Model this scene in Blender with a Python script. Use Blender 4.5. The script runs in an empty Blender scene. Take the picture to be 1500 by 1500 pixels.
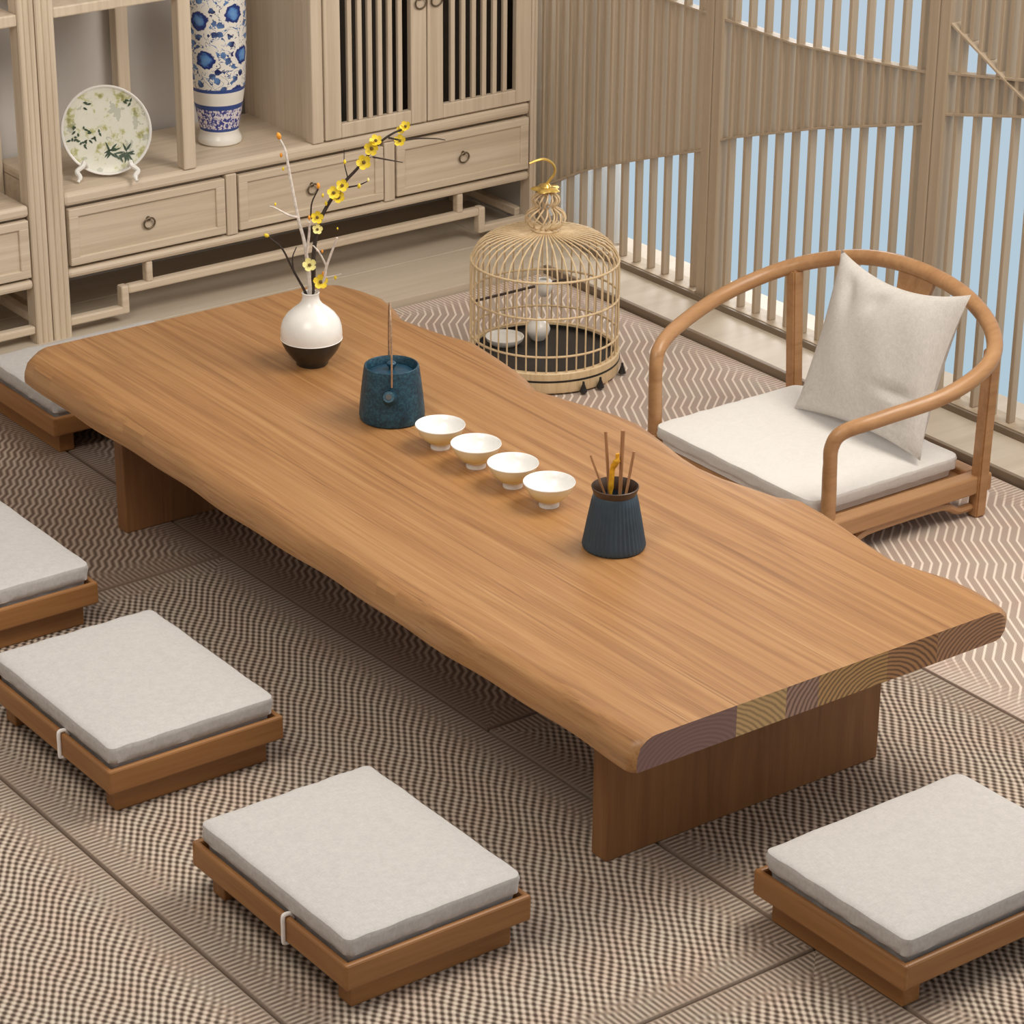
import bpy, bmesh, math, random
from mathutils import Vector, Matrix
random.seed(7)
SC = bpy.context.scene
COL = SC.collection
PI = math.pi

# ------------------------------------------------------------------ objects
def tag(o, label=None, cat=None, group=None, kind=None):
    if label: o['label'] = label
    if cat: o['category'] = cat
    if group: o['group'] = group
    if kind: o['kind'] = kind
    return o

def thing(name, label, cat, loc, rotz=0.0, group=None):
    o = bpy.data.objects.new(name, None)
    o.empty_display_size = 0.05
    COL.objects.link(o)
    o.location = loc
    o.rotation_euler = (0, 0, rotz)
    return tag(o, label, cat, group)

def base_of(o):
    b = Vector((0, 0, 0))
    while o is not None:
        b += o.location
        o = o.parent
    return b

def obj(name, bm, mats, parent=None, smooth=False, local=False, origin=None):
    """one mesh object; bm in world coordinates unless local"""
    if not local:
        off = base_of(parent) if parent else Vector(origin or (0, 0, 0))
        bmesh.ops.translate(bm, verts=bm.verts, vec=-off)
    bmesh.ops.recalc_face_normals(bm, faces=bm.faces)
    me = bpy.data.meshes.new(name)
    bm.to_mesh(me)
    bm.free()
    if not isinstance(mats, (list, tuple)):
        mats = [mats]
    for m in mats:
        me.materials.append(m)
    if smooth:
        for p in me.polygons:
            p.use_smooth = True
        try:
            me.set_sharp_from_angle(angle=math.radians(40))
        except Exception:
            pass
    o = bpy.data.objects.new(name, me)
    COL.objects.link(o)
    if parent:
        o.parent = parent
    elif origin:
        o.location = origin
    return o

def dup(root, loc, rotz, label, group=None):
    r = root.copy()
    COL.objects.link(r)
    r.location = loc
    r.rotation_euler = (0, 0, rotz)
    r['label'] = label
    if group: r['group'] = group
    for ch in list(root.children):
        c = ch.copy()
        COL.objects.link(c)
        c.parent = r
        for g in list(ch.children):
            d = g.copy()
            COL.objects.link(d)
            d.parent = c
    return r

def struct(o, label=None):
    o['kind'] = 'structure'
    if label: o['label'] = label
    return o

# ------------------------------------------------------------------ geometry
def B():
    return bmesh.new()

def box(bm, x0, x1, y0, y1, z0, z1, bev=0.0, seg=2):
    vs = [bm.verts.new((x, y, z)) for x in (x0, x1) for y in (y0, y1) for z in (z0, z1)]
    idx = [(0, 1, 3, 2), (4, 6, 7, 5), (0, 4, 5, 1), (2, 3, 7, 6), (0, 2, 6, 4), (1, 5, 7, 3)]
    fs = [bm.faces.new([vs[i] for i in f]) for f in idx]
    if bev > 0:
        es = list({e for f in fs for e in f.edges})
        bmesh.ops.bevel(bm, geom=es, offset=bev, segments=seg, profile=0.5, affect='EDGES')
    return bm

def bx(*a, **k):
    return box(B(), *a, **k)

def tube(bm, pts, r, n=10, closed=False, flat=1.0):
    pts = [Vector(p) for p in pts]
    m = len(pts)
    rr = r if isinstance(r, (list, tuple)) else [r] * m
    rings = []
    prev = None
    for i, p in enumerate(pts):
        a = pts[(i - 1) % m] if (closed or i > 0) else p
        b = pts[(i + 1) % m] if (closed or i < m - 1) else p
        t = (b - a).normalized()
        if prev is None:
            ref = Vector((0, 0, 1)) if abs(t.z) < 0.9 else Vector((1, 0, 0))
            nn = (ref - t * ref.dot(t)).normalized()
        else:
            nn = (prev - t * prev.dot(t)).normalized()
        prev = nn
        bb = t.cross(nn)
        rings.append([bm.verts.new(p + (nn * math.cos(2 * PI * k / n) + bb * math.sin(2 * PI * k / n) * flat) * rr[i]) for k in range(n)])
    for i in range(m if closed else m - 1):
        A, C = rings[i], rings[(i + 1) % m]
        for k in range(n):
            bm.faces.new((A[k], A[(k + 1) % n], C[(k + 1) % n], C[k]))
    if not closed:
        bm.faces.new(rings[0][::-1])
        bm.faces.new(rings[-1])
    return bm

def lathe(bm, prof, c=(0, 0, 0), n=48, mod=None, slot=None, uv=False):
    """prof: list of (r, z); r=0 ends become poles"""
    c = Vector(c)
    rings = []
    for i, (r, z) in enumerate(prof):
        if r <= 1e-6:
            rings.append([bm.verts.new(c + Vector((0, 0, z)))])
        else:
            rg = []
            for k in range(n):
                a = 2 * PI * k / n
                q = r + (mod(k, i) if mod else 0)
                rg.append(bm.verts.new(c + Vector((q * math.cos(a), q * math.sin(a), z))))
            rings.append(rg)
    lay = bm.loops.layers.uv.verify() if uv else None
    ln = [0.0]
    for i in range(1, len(prof)):
        ln.append(ln[-1] + math.hypot(prof[i][0] - prof[i - 1][0], prof[i][1] - prof[i - 1][1]))
    for i in range(len(prof) - 1):
        A, C = rings[i], rings[i + 1]
        for k in range(n):
            k2 = (k + 1) % n
            if len(A) == 1 and len(C) == 1:
                continue
            if len(A) == 1:
                f = bm.faces.new((A[0], C[k2], C[k]))
            elif len(C) == 1:
                f = bm.faces.new((A[k], A[k2], C[0]))
            else:
                f = bm.faces.new((A[k], A[k2], C[k2], C[k]))
            if slot:
                f.material_index = slot(i)
            if uv and len(A) > 1 and len(C) > 1:
                vals = [(k / n, prof[i][1]), ((k + 1) / n, prof[i][1]), ((k + 1) / n, prof[i + 1][1]), (k / n, prof[i + 1][1])]
                for lp, vv in zip(f.loops, vals):
                    lp[lay].uv = vv
    return bm

def cr(P, n=10):
    P = [Vector(p) for p in P]
    P = [2 * P[0] - P[1]] + P + [2 * P[-1] - P[-2]]
    o = []
    for i in range(1, len(P) - 2):
        a, b, c, d = P[i - 1:i + 3]
        for k in range(n):
            t = k / n
            o.append(.5 * (2 * b + (c - a) * t + (2 * a - 5 * b + 4 * c - d) * t * t + (3 * b - a - 3 * c + d) * t ** 3))
    o.append(P[-2])
    return o

def lerp_table(T, y):
    if y <= T[0][0]: return T[0][1]
    for (a, va), (b, vb) in zip(T, T[1:]):
        if y <= b:
            t = (y - a) / (b - a)
            return va + (vb - va) * t
    return T[-1][1]

def rrect(a, b, rc, n=8, m=14):
    o = []
    for sx, sy, a0 in ((1, 1, 0), (-1, 1, 90), (-1, -1, 180), (1, -1, 270)):
        for k in range(n + 1):
            t = math.radians(a0 + 90 * k / n)
            o.append((sx * (a - rc) + rc * math.cos(t), sy * (b - rc) + rc * math.sin(t)))
    out = []
    for i, p in enumerate(o):          # points along the straight sides as well
        out.append(p)
        q = o[(i + 1) % len(o)]
        if (i + 1) % (n + 1) == 0:
            out += [(p[0] + (q[0] - p[0]) * k / m, p[1] + (q[1] - p[1]) * k / m) for k in range(1, m)]
    return out

def pad(bm, cx, cy, a, b, z0, z1, rc=0.02, crown=0.004):
    """soft seat pad with rounded edges and a slightly domed top"""
    h = z1 - z0
    layers = [(0.35, z0), (0.9, z0), (0.945, z0 + h * .03), (.950, z0 + h * .2), (.958, z0 + h * .33), (.990, z0 + h * .42), (.998, z0 + h * .6), (1.0, z0 + h * .80), (1.0, z0 + h * .88), (.993, z0 + h * .965), (.975, z1), (.93, z1 + crown * .22), (.85, z1 + crown * .5), (.6, z1 + crown * .9), (.3, z1 + crown)]
    rings = []
    for i, (s, z) in enumerate(layers):
        ins = (1 - s) * min(a, b)
        r = max(rc - ins * .5, .006)
        rg = []
        for (x, y) in rrect(a - ins, b - ins, r):
            w = .0007 * math.sin(70 * x + 40 * y + 9) + .0006 * math.sin(-55 * y + 83 * x)
            q = 1 + (.006 * math.sin(95 * x + 120 * y + 1.7 * i) if 4 < i < 8 else 0)
            rg.append(bm.verts.new((cx + x * q, cy + y * q, z + (w if 7 < i < 12 else 0))))
        rings.append(rg)
    n = len(rings[0])
    for A, C in zip(rings, rings[1:]):
        for k in range(n):
            bm.faces.new((A[k], A[(k + 1) % n], C[(k + 1) % n], C[k]))
    bm.faces.new(rings[0][::-1])
    bm.faces.new(rings[-1])
    return bm

# ------------------------------------------------------------------ materials
class NT:
    def __init__(s, name):
        s.m = bpy.data.materials.new(name)
        s.m.use_nodes = True
        s.t = s.m.node_tree
        s.t.nodes.clear()
        s.out = s.n('ShaderNodeOutputMaterial')
        s.b = s.n('ShaderNodeBsdfPrincipled')
        s.l(s.b.outputs[0], s.out.inputs[0])
        s.tc = s.n('ShaderNodeTexCoord')
    def n(s, t, **k):
        x = s.t.nodes.new(t)
        for a, v in k.items():
            setattr(x, a, v)
        return x
    def l(s, a, b):
        s.t.links.new(a, b)
    def put(s, sock, v):
        if hasattr(v, 'is_linked') or isinstance(v, bpy.types.NodeSocket):
            s.l(v, sock)
        else:
            sock.default_value = v
    def math(s, op, a, b=0.0, c=None):
        x = s.n('ShaderNodeMath', operation=op)
        s.put(x.inputs[0], a)
        s.put(x.inputs[1], b)
        if c is not None: s.put(x.inputs[2], c)
        return x.outputs[0]
    def mapping(s, vec, scale=(1, 1, 1), rot=(0, 0, 0), loc=(0, 0, 0)):
        x = s.n('ShaderNodeMapping')
        s.l(vec, x.inputs[0])
        x.inputs['Scale'].default_value = scale
        x.inputs['Rotation'].default_value = rot
        x.inputs['Location'].default_value = loc
        return x.outputs[0]
    def noise(s, vec, scale=1.0, detail=4.0, rough=.55, dist=0.0):
        x = s.n('ShaderNodeTexNoise')
        s.l(vec, x.inputs['Vector'])
        x.inputs['Scale'].default_value = scale
        x.inputs['Detail'].default_value = detail
        x.inputs['Roughness'].default_value = rough
        x.inputs['Distortion'].default_value = dist
        return x.outputs['Fac']
    def ramp(s, fac, stops, mode='LINEAR'):
        x = s.n('ShaderNodeValToRGB')
        s.l(fac, x.inputs[0])
        e = x.color_ramp.elements
        x.color_ramp.interpolation = mode
        e[0].position, e[0].color = stops[0][0], (*stops[0][1], 1)
        e[1].position, e[1].color = stops[-1][0], (*stops[-1][1], 1)
        for p, c in stops[1:-1]:
            q = e.new(p)
            q.color = (*c, 1)
        return x.outputs[0]
    def mix(s, fac, a, b, mode='MIX'):
        x = s.n('ShaderNodeMix', data_type='RGBA', blend_type=mode)
        s.put(x.inputs['Factor'], fac)
        for nm, v in (('A', a), ('B', b)):
            sk = [i for i in x.inputs if i.name == nm and i.type == 'RGBA'][0]
            if isinstance(v, tuple): v = (*v, 1) if len(v) == 3 else v
            s.put(sk, v)
        return [o for o in x.outputs if o.type == 'RGBA'][0]
    def sep(s, vec):
        x = s.n('ShaderNodeSeparateXYZ')
        s.l(vec, x.inputs[0])
        return x.outputs
    def comb(s, x_, y_, z_):
        x = s.n('ShaderNodeCombineXYZ')
        for i, v in enumerate((x_, y_, z_)): s.put(x.inputs[i], v)
        return x.outputs[0]
    def bump(s, h, strength=.2, dist=.002):
        x = s.n('ShaderNodeBump')
        s.l(h, x.inputs['Height'])
        x.inputs['Strength'].default_value = strength
        x.inputs['Distance'].default_value = dist
        s.l(x.outputs[0], s.b.inputs['Normal'])
    def fin(s, col=None, rough=.5, metal=0.0, spec=.5):
        if col is not None:
            if isinstance(col, tuple): s.b.inputs['Base Color'].default_value = (*col, 1)
            else: s.l(col, s.b.inputs['Base Color'])
        s.put(s.b.inputs['Roughness'], rough)
        s.b.inputs['Metallic'].default_value = metal
        s.b.inputs['Specular IOR Level'].default_value = spec
        return s.m

def plain(name, c, rough=.5, metal=0.0, var=.12, scale=40, spec=.5):
    t = NT(name)
    f = t.noise(t.tc.outputs['Object'], scale, 3)
    col = t.ramp(f, [(.25, tuple(x * (1 - var) for x in c)), (.75, tuple(min(1, x * (1 + var)) for x in c))])
    return t.fin(col, rough, metal, spec)

def wood(name, dark, mid, light, axis='y', across=26.0, along=1.3, rough=.45, bumpk=.08, knots=0.0, contrast=(.28, .5, .72), streak=0.0, deep=(.12, .045, .014)):
    t = NT(name)
    sc = {'x': (along, across, across), 'y': (across, along, across), 'z': (across, across, along)}[axis]
    o = t.tc.outputs['Object']
    warp = t.noise(t.mapping(o, tuple(3.0 if q == across else .8 for q in sc)), 1.0, 2)
    w3 = t.math('MULTIPLY', t.math('SUBTRACT', warp, .5), knots)
    vec = t.n('ShaderNodeVectorMath', operation='ADD')
    t.l(t.mapping(o, sc), vec.inputs[0])
    cm = t.comb(w3, w3, w3)
    t.l(cm, vec.inputs[1])
    n1 = t.noise(vec.outputs[0], 1.0, 6, .6, .6)
    n2 = t.noise(t.mapping(o, tuple(q * (5.5 if q == across else 3) for q in sc)), 1.0, 3, .6)
    f = t.math('ADD', t.math('MULTIPLY', n1, .78), t.math('MULTIPLY', n2, .22))
    col = t.ramp(f, [(contrast[0], dark), (contrast[1], mid), (contrast[2], light)])
    if streak:
        n3 = t.noise(t.mapping(o, tuple(q * (4.2 if q == across else 2.2) for q in sc), loc=(7, 3, 5)), 1.0, 4, .65, .3)
        n4 = t.noise(t.mapping(o, tuple(q * .35 for q in sc), loc=(2, 9, 4)), 1.0, 3)
        k = t.n('ShaderNodeMapRange')
        t.l(n3, k.inputs[0])
        k.inputs[1].default_value, k.inputs[2].default_value = .52, .74
        k2 = t.n('ShaderNodeMapRange')
        t.l(n4, k2.inputs[0])
        k2.inputs[1].default_value, k2.inputs[2].default_value = .38, .62
        col = t.mix(t.math('MULTIPLY', t.math('MULTIPLY', k.outputs[0], k2.outputs[0]), streak), col, deep)
    t.bump(f, bumpk, .002)
    return t.fin(col, rough)

def fabric(name, c, var=.10, rough=.95, thread=900):
    t = NT(name)
    o = t.tc.outputs['Object']
    w1 = t.noise(t.mapping(o, (thread, thread * .12, thread * .12)), 1.0, 2)
    w2 = t.noise(t.mapping(o, (thread * .12, thread, thread * .12)), 1.0, 2)
    lo = t.noise(o, 60, 3)
    f = t.math('ADD', t.math('MULTIPLY', t.math('ADD', w1, w2), .38), t.math('MULTIPLY', lo, .24))
    col = t.ramp(f, [(.3, tuple(x * (1 - var) for x in c)), (.7, tuple(min(1, x * (1 + var)) for x in c))])
    t.bump(f, .25, .0015)
    m = t.fin(col, rough, 0, .15)
    return m

def weave(name, kind, sx, sy):
    """woven straw mat: fine basket weave or zigzag ribs, ribbed along its turned edges"""
    t = NT(name)
    o = t.tc.outputs['Object']
    g = t.tc.outputs['Generated']
    X, Y, Z = t.sep(o)
    GX, GY, GZ = t.sep(g)
    tri = lambda v: t.math('MULTIPLY', t.math('ABSOLUTE', t.math('SUBTRACT', t.math('FRACT', v), .5)), 2.0)
    lowv = t.mapping(o, (9, 9, 1))
    low = t.noise(lowv, 1.0, 3)
    fine = t.noise(o, 700, 2)
    if kind == 'fine':
        u = t.math('MULTIPLY', X, 1 / .0182)
        v = t.math('ADD', t.math('MULTIPLY', Y, 1 / .0245), t.math('MULTIPLY', tri(t.math('MULTIPLY', X, 1 / .130)), .55))
        s1 = t.math('SINE', t.math('MULTIPLY', t.math('ADD', u, v), 2 * PI))
        s2 = t.math('SINE', t.math('MULTIPLY', t.math('SUBTRACT', u, v), 2 * PI))
        f = t.math('ADD', t.math('ADD', t.math('MULTIPLY', s1, .21), t.math('MULTIPLY', s2, .31)), .5)
        dark, mid, light = (.080, .060, .047), (.32, .265, .215), (.61, .55, .475)
    elif kind == 'coarse':
        w = t.math('ADD', t.math('MULTIPLY', X, .803), t.math('MULTIPLY', Y, -.596))
        q = t.math('ADD', t.math('MULTIPLY', X, .596), t.math('MULTIPLY', Y, .803))
        fr = t.math('FRACT', t.math('MULTIPLY', q, 1 / .205))
        zz = t.math('MINIMUM', t.math('MULTIPLY', fr, 1.6), t.math('MULTIPLY', t.math('SUBTRACT', 1.0, fr), 2.667))
        w2 = t.math('ADD', w, t.math('MULTIPLY', zz, .0185))
        s1 = t.math('SINE', t.math('MULTIPLY', w2, 2 * PI / .0215))
        ln = t.n('ShaderNodeMapRange')
        t.l(s1, ln.inputs[0])
        ln.inputs[1].default_value, ln.inputs[2].default_value = .35, .95
        th = t.math('SINE', t.math('MULTIPLY', q, 2 * PI / .0115))
        th2 = t.math('SINE', t.math('MULTIPLY', w2, 2 * PI / .0055))
        f = t.math('ADD', t.math('ADD', t.math('MULTIPLY', ln.outputs[0], .52), t.math('MULTIPLY', t.math('MULTIPLY', th, th2), .07)), .30)
        dark, mid, light = (.30, .245, .21), (.53, .455, .40), (.80, .735, .665)
    else:
        w = t.math('ADD', t.math('MULTIPLY', X, .803), t.math('MULTIPLY', Y, -.596))
        q = t.math('ADD', t.math('MULTIPLY', X, .596), t.math('MULTIPLY', Y, .803))
        w2 = t.math('ADD', w, t.math('MULTIPLY', tri(t.math('MULTIPLY', q, 1 / .058)), .008))
        s1 = t.math('SINE', t.math('MULTIPLY', w2, 2 * PI / .0165))
        f = t.math('ADD', t.math('MULTIPLY', s1, .34), .5)
        dark, mid, light = (.12, .082, .062), (.26, .20, .158), (.47, .395, .33)
    ex = t.math('MULTIPLY', t.math('MINIMUM', GX, t.math('SUBTRACT', 1.0, GX)), sx)
    ey = t.math('MULTIPLY', t.math('MINIMUM', GY, t.math('SUBTRACT', 1.0, GY)), sy)
    ed = t.math('MINIMUM', ex, ey)
    useY = t.math('LESS_THAN', ex, ey)
    along = t.math('ADD', t.math('MULTIPLY', useY, Y), t.math('MULTIPLY', t.math('SUBTRACT', 1.0, useY), X))
    soft = t.n('ShaderNodeMapRange')
    t.l(ed, soft.inputs[0])
    soft.inputs[1].default_value, soft.inputs[2].default_value = .001, .012
    rib = t.math('ADD', t.math('MULTIPLY', t.math('SINE', t.math('MULTIPLY', along, 2 * PI / .0120)), t.math('MULTIPLY', soft.outputs[0], .24)), .48)
    k = t.n('ShaderNodeMapRange')
    t.l(ed, k.inputs[0])
    k.inputs[1].default_value, k.inputs[2].default_value = .030, .095
    kk = k.outputs[0]
    f = t.math('ADD', t.math('MULTIPLY', f, kk), t.math('MULTIPLY', rib, t.math('SUBTRACT', 1.0, kk)))
    f = t.math('ADD', f, t.math('MULTIPLY', t.math('SUBTRACT', fine, .5), .30))
    col = t.ramp(f, [(.12, dark), (.5, mid), (.85, light)])
    tint = t.ramp(low, [(.35, (1.0, .97, .94)), (.65, (1.0, .90, .86))])
    col = t.mix(1.0, col, tint, 'MULTIPLY')
    t.bump(f, .5, .004)
    return t.fin(col, .8, 0, .2)

M = {}
M['table'] = wood('honey_oak', (.265, .120, .041), (.365, .180, .065), (.445, .243, .098), 'y', 48, .9, .42, .05, 3.0, (.34, .5, .66), .8, (.150, .058, .019))
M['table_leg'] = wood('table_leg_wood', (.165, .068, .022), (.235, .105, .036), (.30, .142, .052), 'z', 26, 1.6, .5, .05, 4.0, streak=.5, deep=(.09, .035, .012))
M['stool'] = wood('stool_wood', (.205, .085, .025), (.285, .127, .039), (.37, .175, .058), 'y', 30, 2.0, .45, .04)
M['stool_x'] = wood('stool_wood_cross', (.205, .085, .025), (.285, .127, .039), (.37, .175, .058), 'x', 30, 2.0, .45, .04)
M['chair'] = wood('chair_wood', (.34, .17, .07), (.44, .235, .105), (.52, .295, .14), 'x', 30, 2.0, .35, .02)
M['cab'] = wood('pale_oak_upright', (.50, .40, .295), (.62, .515, .395), (.71, .61, .49), 'z', 40, 1.2, .55, .03)
M['cab_x'] = wood('pale_oak_level', (.50, .40, .295), (.62, .515, .395), (.71, .61, .49), 'x', 40, 1.2, .55, .03)
M['lattice'] = wood('tan_lattice_wood', (.40, .315, .22), (.47, .375, .27), (.53, .435, .325), 'z', 40, 1.0, .55, .02)
M['floor'] = wood('pale_floor_wood', (.50, .425, .335), (.58, .50, .40), (.64, .565, .465), 'x', 14, 1.0, .45, .02)
M['trim'] = wood('floor_trim_wood', (.17, .125, .085), (.22, .165, .115), (.27, .205, .145), 'y', 20, 1.0, .5, .02)
M['wall'] = plain('grey_wall_paint', (.60, .575, .555), .85, var=.03, scale=6)
M['cushion'] = fabric('grey_linen', (.515, .494, .478), .16)
M['cushion_w'] = fabric('white_linen', (.75, .735, .715), .08)
M['pillow'] = fabric('oatmeal_linen', (.645, .615, .585), .16)
M['strap'] = fabric('white_elastic', (.86, .82, .80), .05)
M['under'] = plain('dark_underside', (.05, .03, .02), .8)
M['white_glaze'] = plain('white_glaze', (.82, .81, .78), .25, var=.03)
M['black_glaze'] = plain('black_glaze', (.022, .018, .014), .3, var=.2)
M['cup_in'] = plain('white_porcelain', (.86, .85, .83), .18, var=.02)
M['cup_out_plain'] = plain('cream_glaze', (.84, .73, .42), .22, var=.05)
M['bronze'] = plain('aged_bronze', (.17, .13, .085), .4, .7, .3, 120)
M['bamboo'] = wood('cage_bamboo', (.58, .42, .23), (.70, .53, .32), (.78, .62, .40), 'z', 60, 6, .45, .02)
M['gold'] = plain('brass', (.80, .55, .16), .28, .9, .1)
M['black'] = plain('black_lacquer', (.015, .013, .012), .4, var=.2)
M['bark_w'] = plain('pale_bark', (.66, .60, .55), .7, var=.25, scale=120)
M['bark_d'] = plain('dark_bark', (.035, .022, .016), .7, var=.4, scale=120)
M['petal'] = plain('yellow_petal', (.80, .60, .035), .55, var=.18, scale=180)
M['petal_p'] = plain('pale_petal', (.80, .72, .28), .55, var=.12, scale=180)
M['bud'] = plain('orange_bud', (.80, .32, .03), .5, var=.2, scale=150)
M['stamen'] = plain('dark_stamen', (.12, .07, .015), .6, var=.3, scale=300)
M['stick'] = wood('tool_wood', (.26, .12, .05), (.40, .20, .09), (.50, .27, .13), 'z', 90, 8, .45, .02)
M['amber'] = plain('amber_scoop', (.75, .38, .02), .3, .2, .3, 90)
M['copper'] = plain('copper_wire', (.46, .30, .19), .35, .6, .3, 160)
M['collar'] = plain('dark_walnut', (.06, .035, .022), .4, var=.3)

def cup_glaze():
    t = NT('cream_yellow_glaze')
    X, Y, Z = t.sep(t.tc.outputs['Object'])
    k = t.n('ShaderNodeMapRange')
    t.l(Z, k.inputs[0])
    k.inputs[1].default_value, k.inputs[2].default_value = .008, .056
    return t.fin(t.ramp(k.outputs[0], [(0, (.82, .64, .22)), (.5, (.86, .74, .40)), (1, (.90, .84, .66))]), .22)
M['cup_out'] = cup_glaze()

def kettle_mat():
    t = NT('teal_cast_iron')
    o = t.tc.outputs['Object']
    f = t.noise(o, 130, 5, .7)
    lo = t.noise(o, 25, 3)
    c = t.ramp(t.math('ADD', t.math('MULTIPLY', f, .7), t.math('MULTIPLY', lo, .3)), [(.35, (.005, .020, .036)), (.5, (.010, .050, .082)), (.68, (.030, .115, .165))])
    t.bump(f, .6, .003)
    return t.fin(c, .42, .1)
M['kettle'] = kettle_mat()
M['kettle_lid'] = plain('blue_iron_lid', (.014, .06, .105), .35, .2, .3, 80)
M['holder'] = plain('slate_blue_ceramic', (.028, .052, .075), .45, var=.15)

def endgrain():
    """sawn end of the slab: five glued boards, each with its own growth rings"""
    t = NT('end_grain')
    X, Y, Z = t.sep(t.tc.outputs['Object'])
    nz = t.noise(t.mapping(t.tc.outputs['Object'], (16, 3, 16)), 1.0, 4)
    p = t.math('MULTIPLY', t.math('ADD', X, .45), 1 / .93)
    tone = t.ramp(p, [(0, (.225, .125, .105)), (.255, (.53, .34, .14)), (.385, (.36, .215, .155)), (.47, (.47, .27, .095)), (.66, (.40, .20, .08)), (.80, (.40, .21, .105))], 'CONSTANT')
    cen = t.ramp(p, [(0, (.15, .285, .35)), (.255, (.13, .24, .55)), (.385, (.64, .285, .85)), (.47, (.64, .285, .85)), (.66, (.64, .285, .9)), (.80, (.97, .285, .8))], 'CONSTANT')
    cx, cz, amt = t.sep(cen)
    dx = t.math('MULTIPLY', t.math('SUBTRACT', p, cx), .93)
    dz = t.math('MULTIPLY', t.math('SUBTRACT', Z, cz), 1.5)
    d = t.math('SQRT', t.math('ADD', t.math('MULTIPLY', dx, dx), t.math('MULTIPLY', dz, dz)))
    d = t.math('ADD', d, t.math('MULTIPLY', nz, .016))
    sn = t.math('ADD', t.math('MULTIPLY', t.math('SINE', t.math('MULTIPLY', d, 2 * PI / .0125)), .5), .5)
    sn = t.math('POWER', sn, 1.6)
    col = t.mix(t.math('MULTIPLY', sn, t.math('MULTIPLY', amt, .95)), tone, (.075, .033, .02))
    return t.fin(col, .55)
M['endgrain'] = endgrain()

def porcelain_blue():
    """white porcelain painted with blue blossoms and scrolls; UV: around, height in metres"""
    t = NT('blue_white_porcelain')
    U, V, _ = t.sep(t.tc.outputs['UV'])
    vec = t.comb(t.math('MULTIPLY', U, .50), V, 0.0)
    def vor(scale, feat='F1', vv=vec, rnd=.8):
        x = t.n('ShaderNodeTexVoronoi', feature=feat, voronoi_dimensions='2D')
        t.l(vv, x.inputs['Vector'])
        x.inputs['Scale'].default_value = scale
        x.inputs['Randomness'].default_value = rnd
        return x.outputs['Distance']
    wob = t.noise(vec, 60, 3)
    big = t.math('ADD', vor(8.5, rnd=.55), t.math('MULTIPLY', t.math('SUBTRACT', wob, .5), .22))
    flower = t.ramp(big, [(.0, (.16, .34, .62)), (.10, (.10, .26, .60)), (.165, (.012, .035, .20)), (.215, (.012, .03, .17)), (.235, (.80, .78, .73)), (1.0, (.80, .78, .73))])
    fmask = t.math('LESS_THAN', big, .25)
    clear = t.math('LESS_THAN', big, .31)
    lv = t.math('ADD', vor(30, rnd=1.0), t.math('MULTIPLY', t.math('SUBTRACT', wob, .5), .6))
    leaf = t.math('LESS_THAN', lv, .27)
    sn = t.noise(vec, 34, 2, .5, 1.2)
    scroll = t.math('LESS_THAN', t.math('ABSOLUTE', t.math('SUBTRACT', sn, .5)), .018)
    lm = t.math('MULTIPLY', t.math('MAXIMUM', leaf, scroll), t.math('SUBTRACT', 1.0, clear))
    lcol = t.ramp(t.noise(vec, 22, 2), [(.4, (.02, .03, .12)), (.6, (.12, .24, .50))])
    base = (.80, .78, .73)
    c = t.mix(lm, base, lcol)
    c = t.mix(fmask, c, flower)
    # band of small scrolls near the foot
    sm = t.noise(vec, 95, 2, .5, 1.0)
    band = t.ramp(sm, [(.40, (.04, .05, .25)), (.47, (.12, .13, .40)), (.52, (.74, .70, .74)), (1.0, (.78, .74, .76))])
    def between(a, b):
        return t.math('MULTIPLY', t.math('GREATER_THAN', V, a), t.math('LESS_THAN', V, b))
    c = t.mix(t.math('LESS_THAN', V, .168), c, base)
    c = t.mix(between(.042, .118), c, band)
    for a, b in ((.042, .050), (.108, .122), (.160, .170)):
        c = t.mix(between(a, b), c, (.035, .075, .27))
    return t.fin(c, .2)
M['porcelain'] = porcelain_blue()

def plate_mat():
    t = NT('painted_plate')
    o = t.tc.outputs['Object']
    f = t.noise(o, 26, 5, .65)
    h = t.noise(t.mapping(o, (1, 1, 1), loc=(3, 1, 2)), 17, 4, .6)
    c = t.ramp(f, [(.30, (.78, .785, .71)), (.52, (.75, .755, .65)), (.60, (.50, .50, .24)), (.68, (.30, .29, .14))])
    c = t.mix(t.math('MULTIPLY', t.math('GREATER_THAN', h, .61), .35), c, (.14, .17, .11))
    return t.fin(c, .25)
M['plate'] = plate_mat()
M['leafink'] = plain('dark_green_ink', (.05, .085, .055), .35, var=.3)

# ------------------------------------------------------------------ setting
bm = B()
box(bm, .6, 5.2, 1.0, 7.1, -.08, -.03)
obj_floor = struct(obj('floor', bm, M['trim']), 'dark ground under the woven mats')
bm = B()
y = 1.0
box(bm, 4.846, 5.2, 1.0, 7.1, -.03, .02, .002)
struct(obj('floor', bm, M['floor']), 'pale wooden floor strip along the slatted screen')
bm = B()
for k, (a, b) in enumerate(((6.345, 6.60), (6.602, 6.85), (6.852, 7.1))):
    box(bm, 1.2, 4.845, a, b, -.03, .02, .0015)
struct(obj('floor', bm, M['floor']), 'pale wooden floor boards under the cabinets')
struct(obj('trim_1', bx(4.832, 4.8455, 1.0, 6.344, -.03, .021, .002), M['trim']), 'dark edge strip between mats and wooden floor')
struct(obj('wall_back', bx(1.2, 5.25, 7.032, 7.13, .02, 2.6), M['wall']), 'grey wall behind the cabinets')

struct(obj('wall_right', bx(5.03, 5.10, 6.698, 7.031, .02, 2.6), M['wall']), 'grey wall corner between cabinet and slatted screen')

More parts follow.
